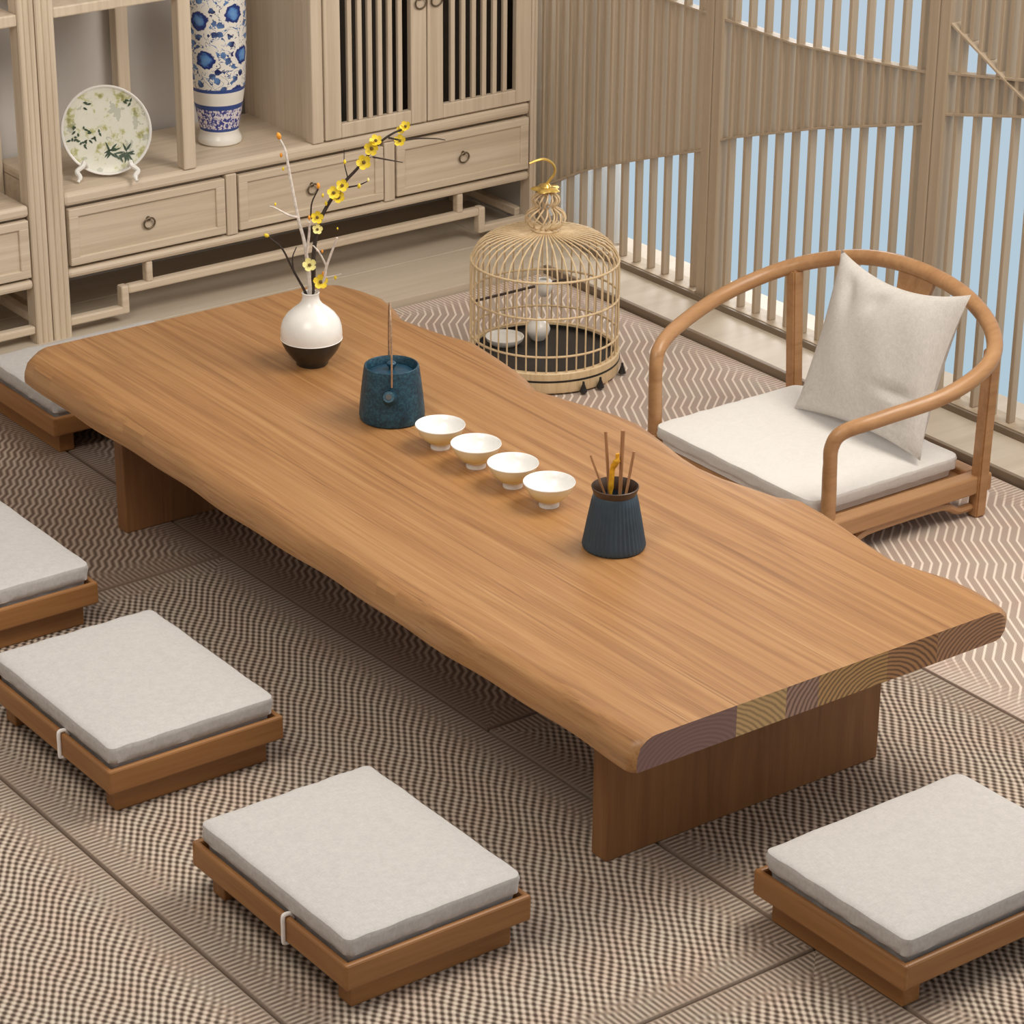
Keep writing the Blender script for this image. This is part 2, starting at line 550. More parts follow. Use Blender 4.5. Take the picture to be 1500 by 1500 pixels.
# ------------------------------------------------------------------ mats
def mat_thing(x0, x1, y0, y1, kind, label):
    g = .0022
    bm = B()
    x0 += g; x1 -= g; y0 += g; y1 -= g
    pr = [(0.003, -.03), (0.0, -.022), (0.0, -.010), (.001, -.004), (.003, -.001), (.007, 0.0)]
    rings = []
    for ins, z in pr:
        rings.append([bm.verts.new((x, y, z)) for x, y in ((x0 + ins, y0 + ins), (x1 - ins, y0 + ins), (x1 - ins, y1 - ins), (x0 + ins, y1 - ins))])
    for A, C in zip(rings, rings[1:]):
        for k in range(4):
            bm.faces.new((A[k], A[(k + 1) % 4], C[(k + 1) % 4], C[k]))
    bm.faces.new(rings[0][::-1]); bm.faces.new(rings[-1])
    c = ((x0 + x1) / 2, (y0 + y1) / 2, -.03)
    o = obj('woven_mat', bm, weave('woven_straw_' + kind, kind, x1 - x0, y1 - y0), None, True, origin=c)
    tag(o, label, 'floor mat', 'woven floor mats')
mat_thing(2.127, 3.03, 3.142, 5.19, 'fine', 'brown basket-weave floor mat under the row of stools along the long table side')
mat_thing(1.224, 2.127, 3.142, 5.19, 'fine', 'brown basket-weave floor mat in the lower left corner beyond the stools')
mat_thing(2.127, 3.03, 1.6, 3.142, 'fine', 'brown basket-weave floor mat at the bottom edge below the right foreground stool')
mat_thing(2.127, 3.03, 5.19, 6.342, 'rib', 'zigzag ribbed floor mat at the far left under the table head stool')
mat_thing(3.03, 3.955, 1.9, 4.15, 'fine', 'basket-weave floor mat under the near table leg and right foreground stool')
mat_thing(3.03, 3.955, 4.15, 6.342, 'rib', 'zigzag ribbed floor mat under the far half of the table')
mat_thing(3.955, 4.83, 3.0, 6.342, 'coarse', 'pale zigzag patterned floor mat under the armchair and birdcage')

# ------------------------------------------------------------------ lattice screens
LOW = [(4.1, .90), (4.3, .89), (4.666, .843), (4.933, .785), (5.015, .74), (5.396, .637), (5.783, .513), (5.869, .458), (6.079, .385), (6.267, .317), (6.429, .253), (6.57, .18), (6.70, .10)]
UPP = [(4.1, 1.03), (4.4, .98), (4.72, .925), (4.92, .894), (5.011, .877), (5.255, .857), (5.521, .842), (5.867, .85), (6.069, .852), (6.7, .95)]
DIA = [(4.1, .60), (4.3, .70), (4.5, .80), (4.671, .887), (4.72, .91), (4.819, .962), (4.92, 1.013), (4.97, 1.04)]
TOPZ = 2.1
def ribbon(bm, T, ya, yb, x0, x1, h, n=26):
    prev = None
    for k in range(n + 1):
        yy = ya + (yb - ya) * k / n
        z = lerp_table(T, yy)
        cur = [bm.verts.new((x, yy, zz)) for x, zz in ((x0, z - h / 2), (x1, z - h / 2), (x1, z + h / 2), (x0, z + h / 2))]
        if prev:
            for i in range(4):
                bm.faces.new((prev[i], prev[(i + 1) % 4], cur[(i + 1) % 4], cur[i]))
        else:
            bm.faces.new(cur)
        prev = cur
    bm.faces.new(prev[::-1])
def lattice(ya, yb, label, diag=False):
    t = thing('lattice_screen', label, 'screen', (5.03, (ya + yb) / 2, .02), group='slatted lattice screens')
    sw = .0385
    for a, b in ((ya + .001, ya + sw), (yb - sw, yb - .001)):
        bm = B()
        box(bm, 5.022, 5.078, a, b, .02, TOPZ, .004)
        obj('stile', bm, M['lattice'], t)
    obj('bottom_rail', bx(5.014, 5.082, ya + sw, yb - sw, .02, .040, .002), M['lattice'], t)
    obj('top_rail', bx(5.025, 5.075, ya + sw, yb - sw, TOPZ - .06, TOPZ, .003), M['lattice'], t)
    bm = B(); bi = B()
    n = 12
    per = (yb - ya - 2 * sw) / n
    w = .0135
    for k in range(n):
        yc = yb - sw - per * (k + .5)
        if k > 0 or True:
            box(bm, 5.032, 5.055, yc - w / 2, yc + w / 2, .040, TOPZ - .06, .0015, 1)
        yi = yc - per * .43
        if k == n - 1: continue
        lo, up = lerp_table(LOW, yi), lerp_table(UPP, yi)
        segs = [(lo, up)]
        if diag:
            d = lerp_table(DIA, yi)
            if d < up: segs = [(lo, max(up, lo))]; segs.append((up, TOPZ - .06))
            else: segs.append((d, TOPZ - .06))
        for z0, z1 in segs:
            if z1 - z0 > .01:
                box(bi, 5.036, 5.062, yi - w * .5, yi + w * .5, z0, z1, .0015, 1)
    obj('slats', bm, M['lattice'], t)
    obj('infill_slats', bi, M['lattice'], t)
    a, b = ya + sw, yb - sw
    ba = B(); ribbon(ba, LOW, a, b, 5.028, 5.057, .0055); obj('arc_strip', ba, M['lattice'], t)
    ba = B(); ribbon(ba, UPP, a, b, 5.028, 5.057, .0055); obj('arc_strip', ba, M['lattice'], t)
    if diag:
        ba = B(); ribbon(ba, DIA, a, b, 5.025, 5.057, .0055); obj('arc_strip', ba, M['lattice'], t)
    return t
lattice(5.833, 6.696, 'tan slatted lattice screen panel nearest the cabinet, behind the birdcage')
lattice(4.970, 5.833, 'tan slatted lattice screen panel in the middle with a tapering dense band')
lattice(4.107, 4.970, 'tan slatted lattice screen panel at right edge with crossing curved strips', True)
lattice(3.244, 4.107, 'tan slatted lattice screen panel beyond the right edge, next past the armchair', True)

struct(obj('rail_shade_strip', bx(5.004, 5.0125, 1.0, 6.69, .0195, .038, .002), M['trim']), 'dark strip painting the shaded front of the rail under the slatted screen')  # separate dark strip paints the shade on the front of the bottom rail
bm = B()
prev = None
for k in range(61):
    yy = 6.36 + .40 * k / 60
    xx = 5.135 + .012 * math.sin(k * .9)
    cur = [bm.verts.new((xx, yy, .021)), bm.verts.new((xx, yy, 2.1))]
    if prev: bm.faces.new((prev[0], cur[0], cur[1], prev[1]))
    prev = cur
cu = obj('curtain', bm, None or M['wall'], None, True, origin=(5.135, 6.56, .021))
mc = NT('white_sheer_curtain')
tr = mc.n('ShaderNodeBsdfTranslucent')
tr.inputs[0].default_value = (.95, .95, .94, 1)
mx = mc.n('ShaderNodeMixShader')
mx.inputs[0].default_value = .75
mc.b.inputs['Base Color'].default_value = (.92, .92, .91, 1)
mc.l(mc.b.outputs[0], mx.inputs[1]); mc.l(tr.outputs[0], mx.inputs[2])
mc.l(mx.outputs[0], mc.out.inputs[0])
cu.data.materials[0] = mc.m
bmod = cu.modifiers.new('cloth', 'SOLIDIFY'); bmod.thickness = .0015
tag(cu, 'white curtain glimpsed between the slats behind the birdcage hook', 'curtain')

# ------------------------------------------------------------------ cabinets
def flute_post(x0, x1, y0, y1, z0, z1, n=3):
    """upright with rounded reeds on its front face (towards -y)"""
    bm = B()
    pts = [(x1, y1), (x0, y1), (x0, y0 + .004)]
    w = (x1 - x0) / n
    for k in range(n):
        for j in range(5):
            a = PI * j / 4
            pts.append((x0 + w * (k + .5) - w * .46 * math.cos(a), y0 + .004 - .004 * math.sin(a)))
    pts.append((x1, y0 + .004))
    lo = [bm.verts.new((x, y, z0)) for x, y in pts]
    hi = [bm.verts.new((x, y, z1)) for x, y in pts]
    for k in range(len(pts)):
        k2 = (k + 1) % len(pts)
        bm.faces.new((lo[k], lo[k2], hi[k2], hi[k]))
    bm.faces.new(lo[::-1]); bm.faces.new(hi)
    return bm
def ring_pull(parent, x, yf, z, r=.017):
    bm = B()
    c = [(r * .42 * math.cos(a), r * .42 * math.sin(a)) for a in [2 * PI * k / 16 for k in range(16)]]
    f0 = [bm.verts.new((x + u, yf, z + r * .55 + v)) for u, v in c]
    f1 = [bm.verts.new((x + u * .8, yf - .005, z + r * .55 + v * .8)) for u, v in c]
    for k in range(16): bm.faces.new((f0[k], f0[(k + 1) % 16], f1[(k + 1) % 16], f1[k]))
    bm.faces.new(f1); bm.faces.new(f0[::-1])
    tube(bm, [(x + r * math.sin(2 * PI * k / 24), yf - .007 - .003 * math.cos(2 * PI * k / 24), z - r * .15 + r * math.cos(2 * PI * k / 24) * .95) for k in range(24)], .0026, 8, True)
    return obj('ring_handle', bm, M['bronze'], parent, True)
def drawer(root, x0, x1, z0, z1, yf):
    bm = B()
    fw = .030
    # raised mitred frame around a recessed panel
    box(bm, x0, x1, yf, yf + .02, z0, z0 + fw * .8, .003)
    box(bm, x0, x1, yf, yf + .02, z1 - fw * .8, z1, .003)
    box(bm, x0, x0 + fw, yf, yf + .02, z0 + fw * .7, z1 - fw * .7, .003)
    box(bm, x1 - fw, x1, yf, yf + .02, z0 + fw * .7, z1 - fw * .7, .003)
    box(bm, x0 + fw * .9, x1 - fw * .9, yf + .006, yf + .018, z0 + fw * .7, z1 - fw * .7)
    d = obj('drawer', bm, M['cab_x'], root)
    ring_pull(d, (x0 + x1) / 2, yf + .006, (z0 + z1) / 2 + .0)
    return d
def bars(name, root, L, mat='cab_x', bev=.003):
    bm = B()
    for l in L: box(bm, *l, bev)
    return obj(name, bm, M[mat], root)
YF, YB = 6.62, 7.015
HT = 1.75
cab = thing('display_cabinet', 'pale oak cabinet with three drawers, slatted doors and open bays holding plate and tall vase', 'cabinet', (4.18, 6.82, .02))
obj('post', flute_post(3.352, 3.406, YF - .004, YF + .046, .02, HT), M['cab'], cab)
obj('post', flute_post(4.984, 5.008, YF - .004, YF + .046, .02, HT, 2), M['cab'], cab)
for x in (3.355, 4.96):
    obj('rear_post', bx(x, x + .048, YB - .045, YB, .02, HT, .003), M['cab'], cab)
bars('shelf', cab, [(3.406, 4.984, YF, YB, .392, .430)], bev=.011)
bars('rail', cab, [(3.406, 4.984, YF, YF + .045, .186, .213)], bev=.010)
bars('drawer_case', cab, [(3.406, 4.984, YF + .03, YB - .01, .19, .4045)], 'cab_x', 0)
for a, b in ((3.912, 3.953), (4.450, 4.493)):
    obj('divider', bx(a + .003, b - .003, YF, YF + .03, .213, .392, .003), M['cab'], cab)
for a, b in ((3.416, 3.910), (3.955, 4.448), (4.495, 4.978)):
    drawer(cab, a, b, .222, .384, YF - .003)
# open bays
obj('upright', bx(3.783, 3.823, YF, YF + .04, .4295, HT, .004), M['cab'], cab)
obj('upright', bx(3.783, 3.823, YB - .04, YB, .4295, HT, .004), M['cab'], cab)
bars('upper_shelf', cab, [(3.406, 3.783, YF, YB, .914, .943)], 'cab', .004)
obj('upright', bx(4.208, 4.246, YF, YF + .04, .4295, HT, .004), M['cab'], cab)
obj('side_panel', bx(4.222, 4.240, YF + .04, YB, .429, HT), M['cab'], cab)
obj('side_panel', bx(4.990, 5.006, YF + .046, YB - .045, .19, HT), M['cab'], cab)
obj('back_panel', bx(4.24, 4.99, YB - .02, YB - .005, .429, HT), M['cab'], cab)
bars('top_board', cab, [(3.35, 5.008, YF - .01, YB, HT, HT + .03)])
def door(x0, x1, px):
    s = .055
    bm = B()
    box(bm, x0, x0 + s, YF - .004, YF + .018, .434, HT - .02, .003)
    box(bm, x1 - s, x1, YF - .004, YF + .018, .434, HT - .02, .003)
    box(bm, x0 + s, x1 - s, YF - .004, YF + .018, .434, .4765, .003)
    box(bm, x0 + s, x1 - s, YF - .004, YF + .018, HT - .065, HT - .02, .003)
    d = obj('door', bm, M['cab'], cab)
    bs = B()
    n = 6
    w = (x1 - x0 - 2 * s)
    for k in range(n):
        c = x0 + s + w * (k + 1) / (n + 1)
        box(bs, c - .0075, c + .0075, YF, YF + .014, .4765, HT - .065, .002, 1)
    obj('slats', bs, M['cab'], d)
    ring_pull(d, px, YF - .004, .795, .019)
door(4.249, 4.602, 4.578); door(4.606, 4.982, 4.634)
obj('inner_shade_sheet', bx(4.246, 4.982, YF + .09, YF + .10, .429, HT - .03), plain('painted_inner_shade', (.035, .026, .02), .9), cab)  # near-black sheet paints the dark inside of the closed door compartment
def fret(root, xs, sgn, xend):
    """stepped openwork apron: low bar, riser, high bar, little strut"""
    y0, y1 = YF + .004, YF + .032
    X = lambda a, b: (min(xs + sgn * a, xs + sgn * b), max(xs + sgn * a, xs + sgn * b))
    L = [(*X(0, .185), y0, y1, .048, .071), (*X(.163, .187), y0 - .001, y1 + .001, .048, .130), (*X(.245, .266), y0, y1, .126, .187)]
    bars('fretwork', root, L, 'cab_x', .005)
fret(cab, 3.406, 1, 0)
fret(cab, 4.984, -1, 0)
bars('fretwork', cab, [(3.592, 4.798, YF + .004, YF + .032, .104, .129)], bev=.006)
for x in (3.362, 4.966):
    bars('side_stretcher', cab, [(x, x + .026, YF + .05, YB - .045, .06, .085)])
cab2 = thing('display_cabinet', 'pale oak cabinet cut off by the left edge, beside the taller one with the plate', 'cabinet', (2.85, 6.82, .02))
obj('post', flute_post(3.300, 3.348, YF - .004, YF + .046, .02, HT), M['cab'], cab2)
obj('post', flute_post(2.45, 2.50, YF - .004, YF + .046, .02, HT), M['cab'], cab2)
for x in (3.30, 2.45):
    obj('rear_post', bx(x, x + .048, YB - .045, YB, .02, HT, .003), M['cab'], cab2)
bars('shelf', cab2, [(2.50, 3.300, YF, YB, .385, .418)], bev=.010)
bars('rail', cab2, [(2.50, 3.300, YF, YF + .045, .180, .207)], bev=.010)
bars('drawer_case', cab2, [(2.50, 3.300, YF + .03, YB - .01, .185, .3945)], 'cab_x', 0)
obj('divider', bx(2.885, 2.915, YF, YF + .03, .207, .385, .003), M['cab'], cab2)
drawer(cab2, 2.920, 3.294, .215, .378, YF - .003)
drawer(cab2, 2.506, 2.880, .215, .378, YF - .003)
bars('upper_shelf', cab2, [(2.50, 3.300, YF, YB, .908, .940)], 'cab', .004)
fret(cab2, 3.300, -1, 0); fret(cab2, 2.50, 1, 0)
bars('fretwork', cab2, [(2.687, 3.113, YF + .004, YF + .032, .104, .129)], bev=.006)
bars('side_stretcher', cab2, [(3.315, 3.340, YF + .05, YB - .045, .06, .085)])
bars('top_board', cab2, [(2.45, 3.349, YF - .01, YB, HT, HT + .03)])

# ------------------------------------------------------------------ tall blue and white vase
vz = .4308
vs = thing('floral_vase', 'tall white porcelain vase with blue flower painting standing in the cabinet bay', 'vase', (4.008, 6.803, vz))
prof = [(0, 0), (.058, 0), (.0625, .004), (.0635, .012), (.061, .020), (.0565, .028), (.055, .036), (.0575, .050), (.063, .08), (.0685, .11), (.0735, .14), (.0775, .17), (.081, .21), (.0835, .26), (.0855, .32), (.0865, .38), (.0865, .43), (.084, .48), (.076, .53), (.060, .57), (.044, .595), (.038, .62), (.039, .66), (.046, .70), (.050, .705), (.044, .70), (.034, .66), (.032, .62), (0, .60)]
obj('body', lathe(B(), prof, (4.008, 6.803, vz), 64, uv=True), M['porcelain'], vs, True)

# ------------------------------------------------------------------ plate on its stand
pc = Vector((3.592, 6.706, .43 + .1285))
yaw = math.radians(-31); tilt = math.radians(-9)
RP = Matrix.Rotation(yaw, 3, 'Z') @ Matrix.Rotation(tilt, 3, 'X')
def P3(u, v, w):   # u right, v up, w towards viewer on the plate
    return pc + RP @ Vector((u, -w, v))
def disc(bm, prof, n=56):
    rings = []
    for r, w in prof:
        rings.append([bm.verts.new(P3(0, 0, w))] if r == 0 else [bm.verts.new(P3(r * math.cos(2 * PI * k / n), r * math.sin(2 * PI * k / n), w)) for k in range(n)])
    for A, C in zip(rings, rings[1:]):
        for k in range(n):
            k2 = (k + 1) % n
            if len(A) == 1: bm.faces.new((A[0], C[k], C[k2]))
            elif len(C) == 1: bm.faces.new((A[k], A[k2], C[0]))
            else: bm.faces.new((A[k], A[k2], C[k2], C[k]))
    return bm
pl = thing('decorative_plate', 'round pale green plate painted with bamboo leaves on a cabinet shelf', 'plate', (3.592, 6.706, .43))
obj('dish', disc(B(), [(0, 0), (.07, .0005), (.095, .003), (.118, .009), (.122, .0105), (.123, .009), (.118, .004), (.09, -.004), (.06, -.007), (0, -.007)]), M['plate'], pl, True)
obj('rim', disc(B(), [(.1165, .0095), (.119, .0118), (.1225, .0122), (.1242, .0095), (.1225, .0075), (.1165, .0095)]), M['white_glaze'], pl, True)
bm = B()
def leaf(u, v, a, L, w):
    d = Vector((math.cos(a), math.sin(a))); p = Vector((-d.y, d.x))
    s = [(0, 0), (.35, .5), (.7, .35), (1, 0)]
    pts = [(u + d.x * L * q + p.x * w * h, v + d.y * L * q + p.y * w * h) for q, h in s] + [(u + d.x * L * q - p.x * w * h, v + d.y * L * q - p.y * w * h) for q, h in s[2:0:-1]]
    zf = lambda x, y: .0012 + max(0, (math.hypot(x, y) - .07)) * .16
    f = [bm.verts.new(P3(x, y, zf(x, y))) for x, y in pts]
    bm.faces.new(f)
for cx_, cy_, n in ((.012, -.058, 8), (.052, -.062, 9), (.03, -.075, 5)):
    for k in range(n):
        leaf(cx_ + random.uniform(-.006, .006), cy_ + random.uniform(-.006, .006), random.uniform(0, 2 * PI), random.uniform(.02, .036), .006)
for cx_, cy_, n in ((-.085, -.025, 7), (-.06, -.032, 8), (-.03, -.012, 7), (-.075, .005, 5), (.06, .075, 5), (-.05, .07, 4)):
    for k in range(n):
        leaf(cx_ + random.uniform(-.014, .014), cy_ + random.uniform(-.01, .01), random.uniform(0, 2 * PI), random.uniform(.008, .016), .006)
obj('painted_leaves', bm, M['leafink'], pl)
st = thing('plate_stand', 'small white carved stand holding the painted plate', 'plate stand', (3.592, 6.70, .43))
def foot_pts(s, k=1.0):
    b = Vector((3.592, 6.706, 0)); R2 = Matrix.Rotation(yaw, 3, 'Z')
    raw = [(s * .080, -.078, .4345), (s * .075, -.068, .446), (s * .083, -.056, .458), (s * .067, -.048, .470), (s * .062, -.040, .479), (s * .056, -.022, .460), (s * .05, .015, .447), (s * .045, .085, .4375)]
    return [b + R2 @ Vector((x, y, 0)) + Vector((0, 0, z)) for x, y, z in raw]
for s in (-1, 1):
    bm = B()
    tube(bm, cr(foot_pts(s), 5), [.0045] * 3 + [.007] * 17 + [.005] * 16, 8)
    obj('foot', bm, M['white_glaze'], st, True)
bm = B()
R2 = Matrix.Rotation(yaw, 3, 'Z'); b0 = Vector((3.592, 6.706, 0))
tube(bm, [b0 + R2 @ Vector((-.05, .03, 0)) + Vector((0, 0, .446)), b0 + R2 @ Vector((.05, .03, 0)) + Vector((0, 0, .446))], .005, 8)
obj('crossbar', bm, M['white_glaze'], st, True)

# ------------------------------------------------------------------ table
ZT, ZB = .38, .315
RT = [(3.395, 3.722), (3.421, 3.731), (3.501, 3.74), (3.57, 3.736), (3.647, 3.715), (3.702, 3.705), (3.797, 3.719), (3.87, 3.733), (3.946, 3.745), (4.026, 3.751), (4.06, 3.726), (4.147, 3.708), (4.211, 3.693), (4.287, 3.688), (4.352, 3.696), (4.432, 3.715), (4.492, 3.726), (4.553, 3.737), (4.627, 3.731), (4.707, 3.711), (4.763, 3.695), (4.852, 3.672), (4.947, 3.703), (5.064, 3.721), (5.189, 3.735), (5.256, 3.712), (5.33, 3.698), (5.422, 3.684), (5.512, 3.717), (5.571, 3.730), (5.64, 3.72), (5.735, 3.690)]
LTOP = [(3.395, 2.832), (3.44, 2.838), (3.495, 2.834), (3.536, 2.812), (3.595, 2.824), (3.663, 2.85), (3.777, 2.842), (3.869, 2.828), (3.915, 2.806), (4.0, 2.812), (4.053, 2.828), (4.126, 2.848), (4.234, 2.836), (4.35, 2.826), (4.5, 2.845), (4.65, 2.83), (4.8, 2.85), (4.95, 2.838), (5.1, 2.858), (5.25, 2.85), (5.35, 2.832), (5.5, 2.85), (5.65, 2.845), (5.735, 2.85)]
def slab():
    bm = B()
    ny = 220
    y0, y1 = 3.395, 5.735
    rows = []
    for i in range(ny + 1):
        y = y0 + (y1 - y0) * i / ny
        e = min(y - y0, y1 - y)
        ch = max(0, .03 - e * 1.0) if y > 5 else max(0, .012 - e)      # cut-off far corners
        xl = 2.800 + .003 * math.sin(y * 9) + .002 * math.sin(y * 23 + 1) + ch
        xt = sum(lerp_table(LTOP, y + q) for q in (-.03, -.015, 0, .015, .03)) / 5 + ch
        xr = lerp_table(RT, y) - ch
        mid = .345 + .007 * math.sin(y * 13 + .6) + .004 * math.sin(y * 31)
        P = [(xl + .002, ZB), (xl, ZB + .002), (xl - .001, ZB + .014), (xl + .001, mid), (xl + (xt - xl) * .20, ZT - .016), (xl + (xt - xl) * .55, ZT - .006), (xl + (xt - xl) * .9, ZT - .0012), (xt + .005, ZT)]
        nt = 10
        for k in range(1, nt):
            P.append((xt + .005 + (xr - .022 - xt - .005) * k / nt, ZT))
        P += [(xr - .022, ZT), (xr - .008, ZT - .002), (xr + .004, ZT - .008), (xr + .015, ZT - .019), (xr + .018, ZT - .028), (xr + .017, ZB + .016), (xr + .008, ZB + .004), (xr - .006, ZB)]
        for k in range(1, 5):
            P.append((xr - .006 + (xl + .004 - xr + .006) * k / 5, ZB))
        rows.append([bm.verts.new((x, y, z)) for x, z in P])
    n = len(rows[0])
    for A, C in zip(rows, rows[1:]):
        for k in range(n):
            bm.faces.new((A[k], A[(k + 1) % n], C[(k + 1) % n], C[k]))
    for r in (rows[0], rows[-1]):
        f = bm.faces.new(r)
        f.material_index = 1
        bmesh.ops.triangulate(bm, faces=[f])
    return bm
tb = thing('low_table', 'long low live-edge honey oak table standing in the middle of the mats', 'table', (3.25, 4.53, 0))
top = obj('tabletop', slab(), [M['table'], M['endgrain']], tb, True)
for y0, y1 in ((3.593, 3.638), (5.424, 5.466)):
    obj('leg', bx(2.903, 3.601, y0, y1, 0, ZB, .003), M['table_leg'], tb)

# ------------------------------------------------------------------ floor stools
def make_stool(label):
    r = thing('floor_stool', label, 'stool', (0, 0, 0), group='low cushioned floor stools around the table')
    a, b, z0, z1, w = .1975, .258, .055, .106, .0125
    for s in (-1, 1):
        x0, x1 = sorted((s * a, s * (a - w)))
        obj('side_rail', bx(x0, x1, -b + .006, b - .006, z0, z1, .0045), M['stool'], r, local=True)
        y0, y1 = sorted((s * b, s * (b - w)))
        obj('end_rail', bx(-a - .0005, a + .0005, y0, y1, z0 - .0005, z1 + .0005, .0045), M['stool_x'], r, local=True)
    obj('seat_board', bx(-a + w, a - w, -b + w, b - w, z0 + .005, z0 + .032), M['stool'], r, local=True)
    for s in (-1, 1):
        y0, y1 = sorted((s * .232, s * .190))
        obj('leg', bx(-.172, .172, y0, y1, 0, z0 + .003, .003), M['stool_x'], r, local=True)
    c = obj('cushion', pad(B(), 0, 0, .187, .247, .0875, .149, .017, .006), M['cushion'], r, True, local=True)
    bm = B()
    ys = -.062
    pts = [(-.180, ys, .098), (-.186, ys, .109), (-.1975, ys, .1105), (-.2012, ys, .104), (-.2012, ys, .08), (-.2012, ys, .058), (-.198, ys, .053), (-.18, ys, .052)]
    tube(bm, cr(pts, 4), .0042, 8)
    obj('strap', bm, M['strap'], c, True, local=True)
    return r
s0 = make_stool('low wooden stool with grey cushion at bottom centre, nearest of the row of three')
s0.location = (2.419, 3.705, 0)
dup(s0, (2.419, 4.531, 0), 0, 'low wooden stool with grey cushion, middle one of the row of three')
dup(s0, (2.419, 5.290, 0), 0, 'low wooden stool with grey cushion cut by left edge, farthest in the row of three')
dup(s0, (3.255, 3.085, 0), PI / 2, 'low wooden stool with grey cushion, alone at the near table end')
dup(s0, (3.240, 6.122, 0), PI / 2, 'low wooden stool with grey cushion, half hidden behind the far table end')

# ------------------------------------------------------------------ armchair
ch = thing('floor_armchair', 'low legless-looking wooden armchair with a curved horseshoe back rail beside the screen', 'chair', (4.39, 4.664, 0))
H = [(4.150, .317, .235), (4.151, .318, .286), (4.172, .331, .322), (4.254, .366, .347), (4.421, .405, .379), (4.572, .386, .417), (4.659, .306, .457), (4.703, .164, .496)]
yc = 4.672
pts = [(x, yc - y, z) for x, y, z in H] + [(4.708, yc, .512)] + [(x, yc + y, z) for x, y, z in H[::-1]]
curve = cr(pts, 9)
nC = len(curve)
bm = B()
tube(bm, curve, [.0165 + .0035 * math.sin(PI * k / (nC - 1)) for k in range(nC)], 16)
obj('arm_rail', bm, M['chair'], ch, True)
for sy, base in ((-1, 4.355), (1, 4.985)):
    bm = B()
    tube(bm, cr([(4.150, base + sy * .002, .0), (4.150, base + sy * .002, .15), (4.150, yc + sy * .317, .22), (4.150, yc + sy * .317, .240)], 6), [.0180 - .0012 * k / 18 for k in range(19)], 16)
    obj('front_post', bm, M['chair'], ch, True)
for sy, ya, zt in ((-1, 4.334, .430), (1, 4.994, .430)):
    bm = B()
    x1, y1 = 4.622, yc + sy * .348
    z = 0
    w = .0165
    v0 = [bm.verts.new((4.622 + a * w, ya + b * w, 0)) for a, b in ((-1, -1), (1, -1), (1, 1), (-1, 1))]
    v1 = [bm.verts.new((x1 + a * w, y1 + b * w, zt)) for a, b in ((-1, -1), (1, -1), (1, 1), (-1, 1))]
    for k in range(4): bm.faces.new((v0[k], v0[(k + 1) % 4], v1[(k + 1) % 4], v1[k]))
    bm.faces.new(v0[::-1]); bm.faces.new(v1)
    bmesh.ops.bevel(bm, geom=list(bm.edges), offset=.004, segments=2, affect='EDGES')
    obj('rear_post', bm, M['chair'], ch)
bm = B()
for y0, y1 in ((4.322, 4.362), (4.968, 5.008)):
    box(bm, 4.132, 4.655, y0, y1, .062, .108, .005)
box(bm, 4.132, 4.166, 4.362, 4.968, .055, .091, .005)
box(bm, 4.606, 4.644, 4.362, 4.968, .062, .108, .005)
box(bm, 4.166, 4.606, 4.362, 4.968, .072, .092)
obj('seat_frame', bm, M['chair'], ch)
# humped stretchers under the side rails
for ya in (4.334, 4.984):
    bm = B()
    tube(bm, cr([(4.16, ya + .006, .022), (4.20, ya + .006, .024), (4.245, ya + .006, .046), (4.30, ya + .006, .052), (4.46, ya + .006, .052), (4.52, ya + .006, .046), (4.56, ya + .006, .026), (4.61, ya + .006, .024)], 5), .0105, 8)
    obj('stretcher', bm, M['chair'], ch, True)
bm = B()
rows = []
for k in range(11):
    t = k / 10
    z = .10 + (.502 - .10) * t
    x = 4.628 + .078 * t ** 1.5
    hw = .050 + (.012 * max(0, (t - .85) / .15))
    rows.append([bm.verts.new((x + dx, yc - .005 + dy * hw, z)) for dx, dy in ((-.006, -1), (.006, -1), (.006, 1), (-.006, 1))])
for A, C in zip(rows, rows[1:]):
    for k in range(4): bm.faces.new((A[k], A[(k + 1) % 4], C[(k + 1) % 4], C[k]))
bm.faces.new(rows[0][::-1]); bm.faces.new(rows[-1])
obj('back_splat', bm, M['chair'], ch)
o = obj('seat_cushion', pad(B(), 4.362, 4.669, .242, .291, .0922, .146, .03, .006), M['cushion_w'], None, True, origin=(4.362, 4.669, .0922))
tag(o, 'flat white linen seat cushion on the wooden armchair', 'cushion')

